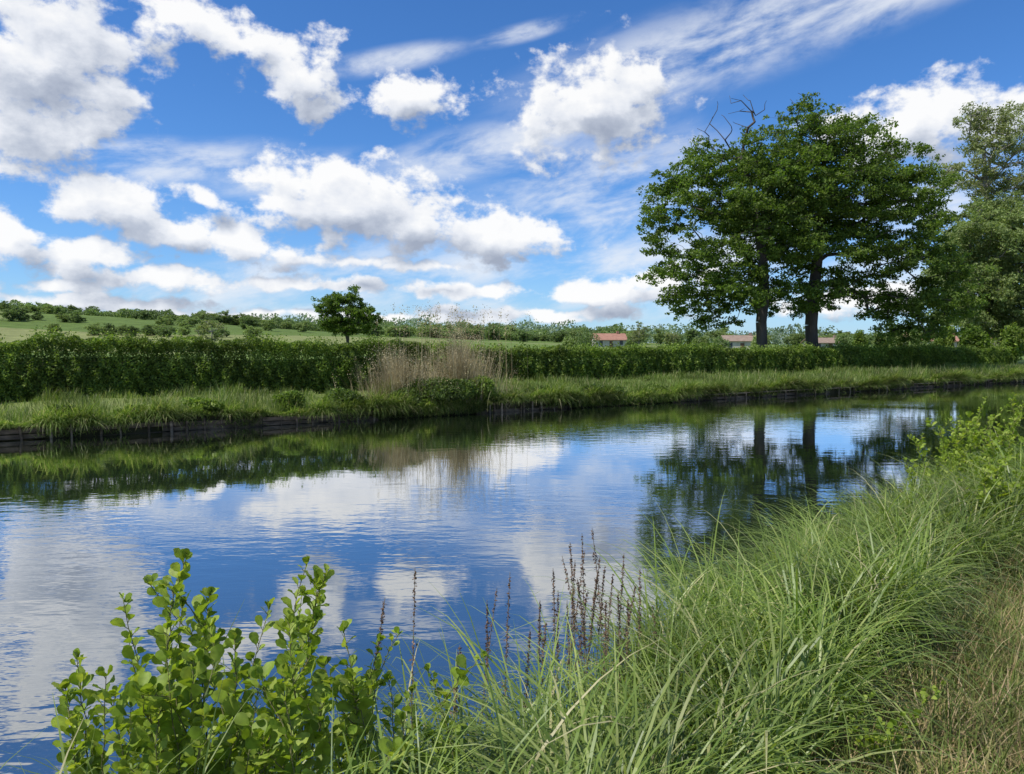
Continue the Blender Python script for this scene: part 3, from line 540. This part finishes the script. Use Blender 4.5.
tc=nt.nodes.new("ShaderNodeTexCoord"); sp=nt.nodes.new("ShaderNodeSeparateXYZ"); nt.links.new(tc.outputs["Generated"],sp.inputs[0])
az=M('ARCTAN2',sp.outputs[0],sp.outputs[1]); el=M('ARCSINE',sp.outputs[2]); cb=nt.nodes.new("ShaderNodeCombineXYZ"); nt.links.new(az,cb.inputs[0]); nt.links.new(el,cb.inputs[1]); P_=cb.outputs[0]
wn=noise(nt,11,3,.55,P_,dim='2D'); warp=VM('MULTIPLY_ADD',VM('SUBTRACT',wn.outputs["Color"],(.5,.5,.5)),(.06,.03,0),P_)
OFF=(-.014,.030,0)
def nz(off):
    v=VM('MULTIPLY_ADD',P_,(1,1.4,0),(off[0],off[1]*1.4,0)); n=noise(nt,18,7,.58,v,.05,dim='2D'); return M('MULTIPLY',M('SUBTRACT',n.outputs[0],.5),3.2)
q=M('MAXIMUM',M('DIVIDE',M('ABSOLUTE',az),.74),M('DIVIDE',el,.52)); gate=M('MINIMUM',M('MULTIPLY',M('SUBTRACT',q,1.08),25.),0)
n2=noise(nt,2.4,3,.5,P_,dim='2D'); gen=M('ADD',M('MULTIPLY',M('SUBTRACT',n2.outputs[0],.56),6),gate)
B1=M('MAXIMUM',blobfield(warp,cum),gen); B2=M('MAXIMUM',blobfield(VM('ADD',warp,OFF),cum),gen)
N1=nz((0,0,0)); N2=nz((-.009,.016,0))
f1=M('ADD',B1,N1)
al=sstep(f1,-.22,.5)
sh=M('MULTIPLY_ADD',M('SUBTRACT',B1,B2),.62,.50); sh=M('MULTIPLY_ADD',M('SUBTRACT',N1,N2),.33,sh)
thick=sstep(f1,.35,1.5,0,.25); sh=M('SUBTRACT',sh,thick,cl=True)
ccol=ramp(nt,sh,[(0,(.36,.41,.52)),(.28,(.53,.58,.68)),(.58,(.82,.85,.91)),(.85,(1.0,1.0,1.0))])
rv=nt.nodes.new("ShaderNodeVectorRotate"); rv.rotation_type='Z_AXIS'; rv.inputs["Angle"].default_value=-.2; nt.links.new(P_,rv.inputs[0])
fc=blobfield(rv.outputs[0],cir,-.2,.2)
mp=VM('MULTIPLY',rv.outputs[0],(6,17,1)); cn=noise(nt,1.3,7,.6,mp,.15,dim='2D')
ci=M('MULTIPLY',sstep(fc,-.5,.7),sstep(cn.outputs[0],.3,.7)); ci=M('MULTIPLY',ci,.8)
tint=VM('MULTIPLY',sky.outputs[0],(.52,.98,1.5))
def mix(f,a,b):
    m=nt.nodes.new("ShaderNodeMix"); m.data_type='RGBA'; nt.links.new(f,m.inputs[0])
    for k,x in((6,a),(7,b)):
        if hasattr(x,"node"): nt.links.new(x,m.inputs[k])
        else: m.inputs[k].default_value=(*x,1)
    return m.outputs[2]
STR=.1
cc=nt.nodes.new("ShaderNodeVectorMath"); cc.operation='SCALE'; nt.links.new(ccol,cc.inputs[0]); cc.inputs["Scale"].default_value=1/STR
haze=M('EXPONENT',M('MULTIPLY',M('MAXIMUM',el,0),-13)); haze=M('MULTIPLY',haze,.6)
c=mix(haze,tint,(6.2,7.6,9.4)); c=mix(ci,c,(8.5,8.9,9.5)); c=mix(M('MULTIPLY',al,.97),c,cc.outputs[0])
bg=nt.nodes.new("ShaderNodeBackground"); nt.links.new(c,bg.inputs[0]); bg.inputs[1].default_value=STR
ow=nt.nodes.new("ShaderNodeOutputWorld"); nt.links.new(bg.outputs[0],ow.inputs[0])
wd.cycles.sampling_method='MANUAL'; wd.cycles.sample_map_resolution=512
# sun
sl=bpy.data.lights.new("sun","SUN"); sl.energy=5.0; sl.angle=math.radians(.5); sl.color=(1,.96,.87); so=bpy.data.objects.new("sun",sl); col.objects.link(so)
so.rotation_euler=Vector(SUN.tolist()).to_track_quat('Z','Y').to_euler(); so.location=(-20,0,40)
# camera
cd=bpy.data.cameras.new("camera"); cd.sensor_width=36; cd.lens=36*F/1024; cd.clip_start=.05; cd.clip_end=9000
co=bpy.data.objects.new("camera",cd); col.objects.link(co); co.location=(0,0,H); co.rotation_euler=(math.pi/2-TH,0,0); sc.camera=co
sc.view_settings.view_transform='Standard'; sc.view_settings.look='None'; sc.view_settings.exposure=0
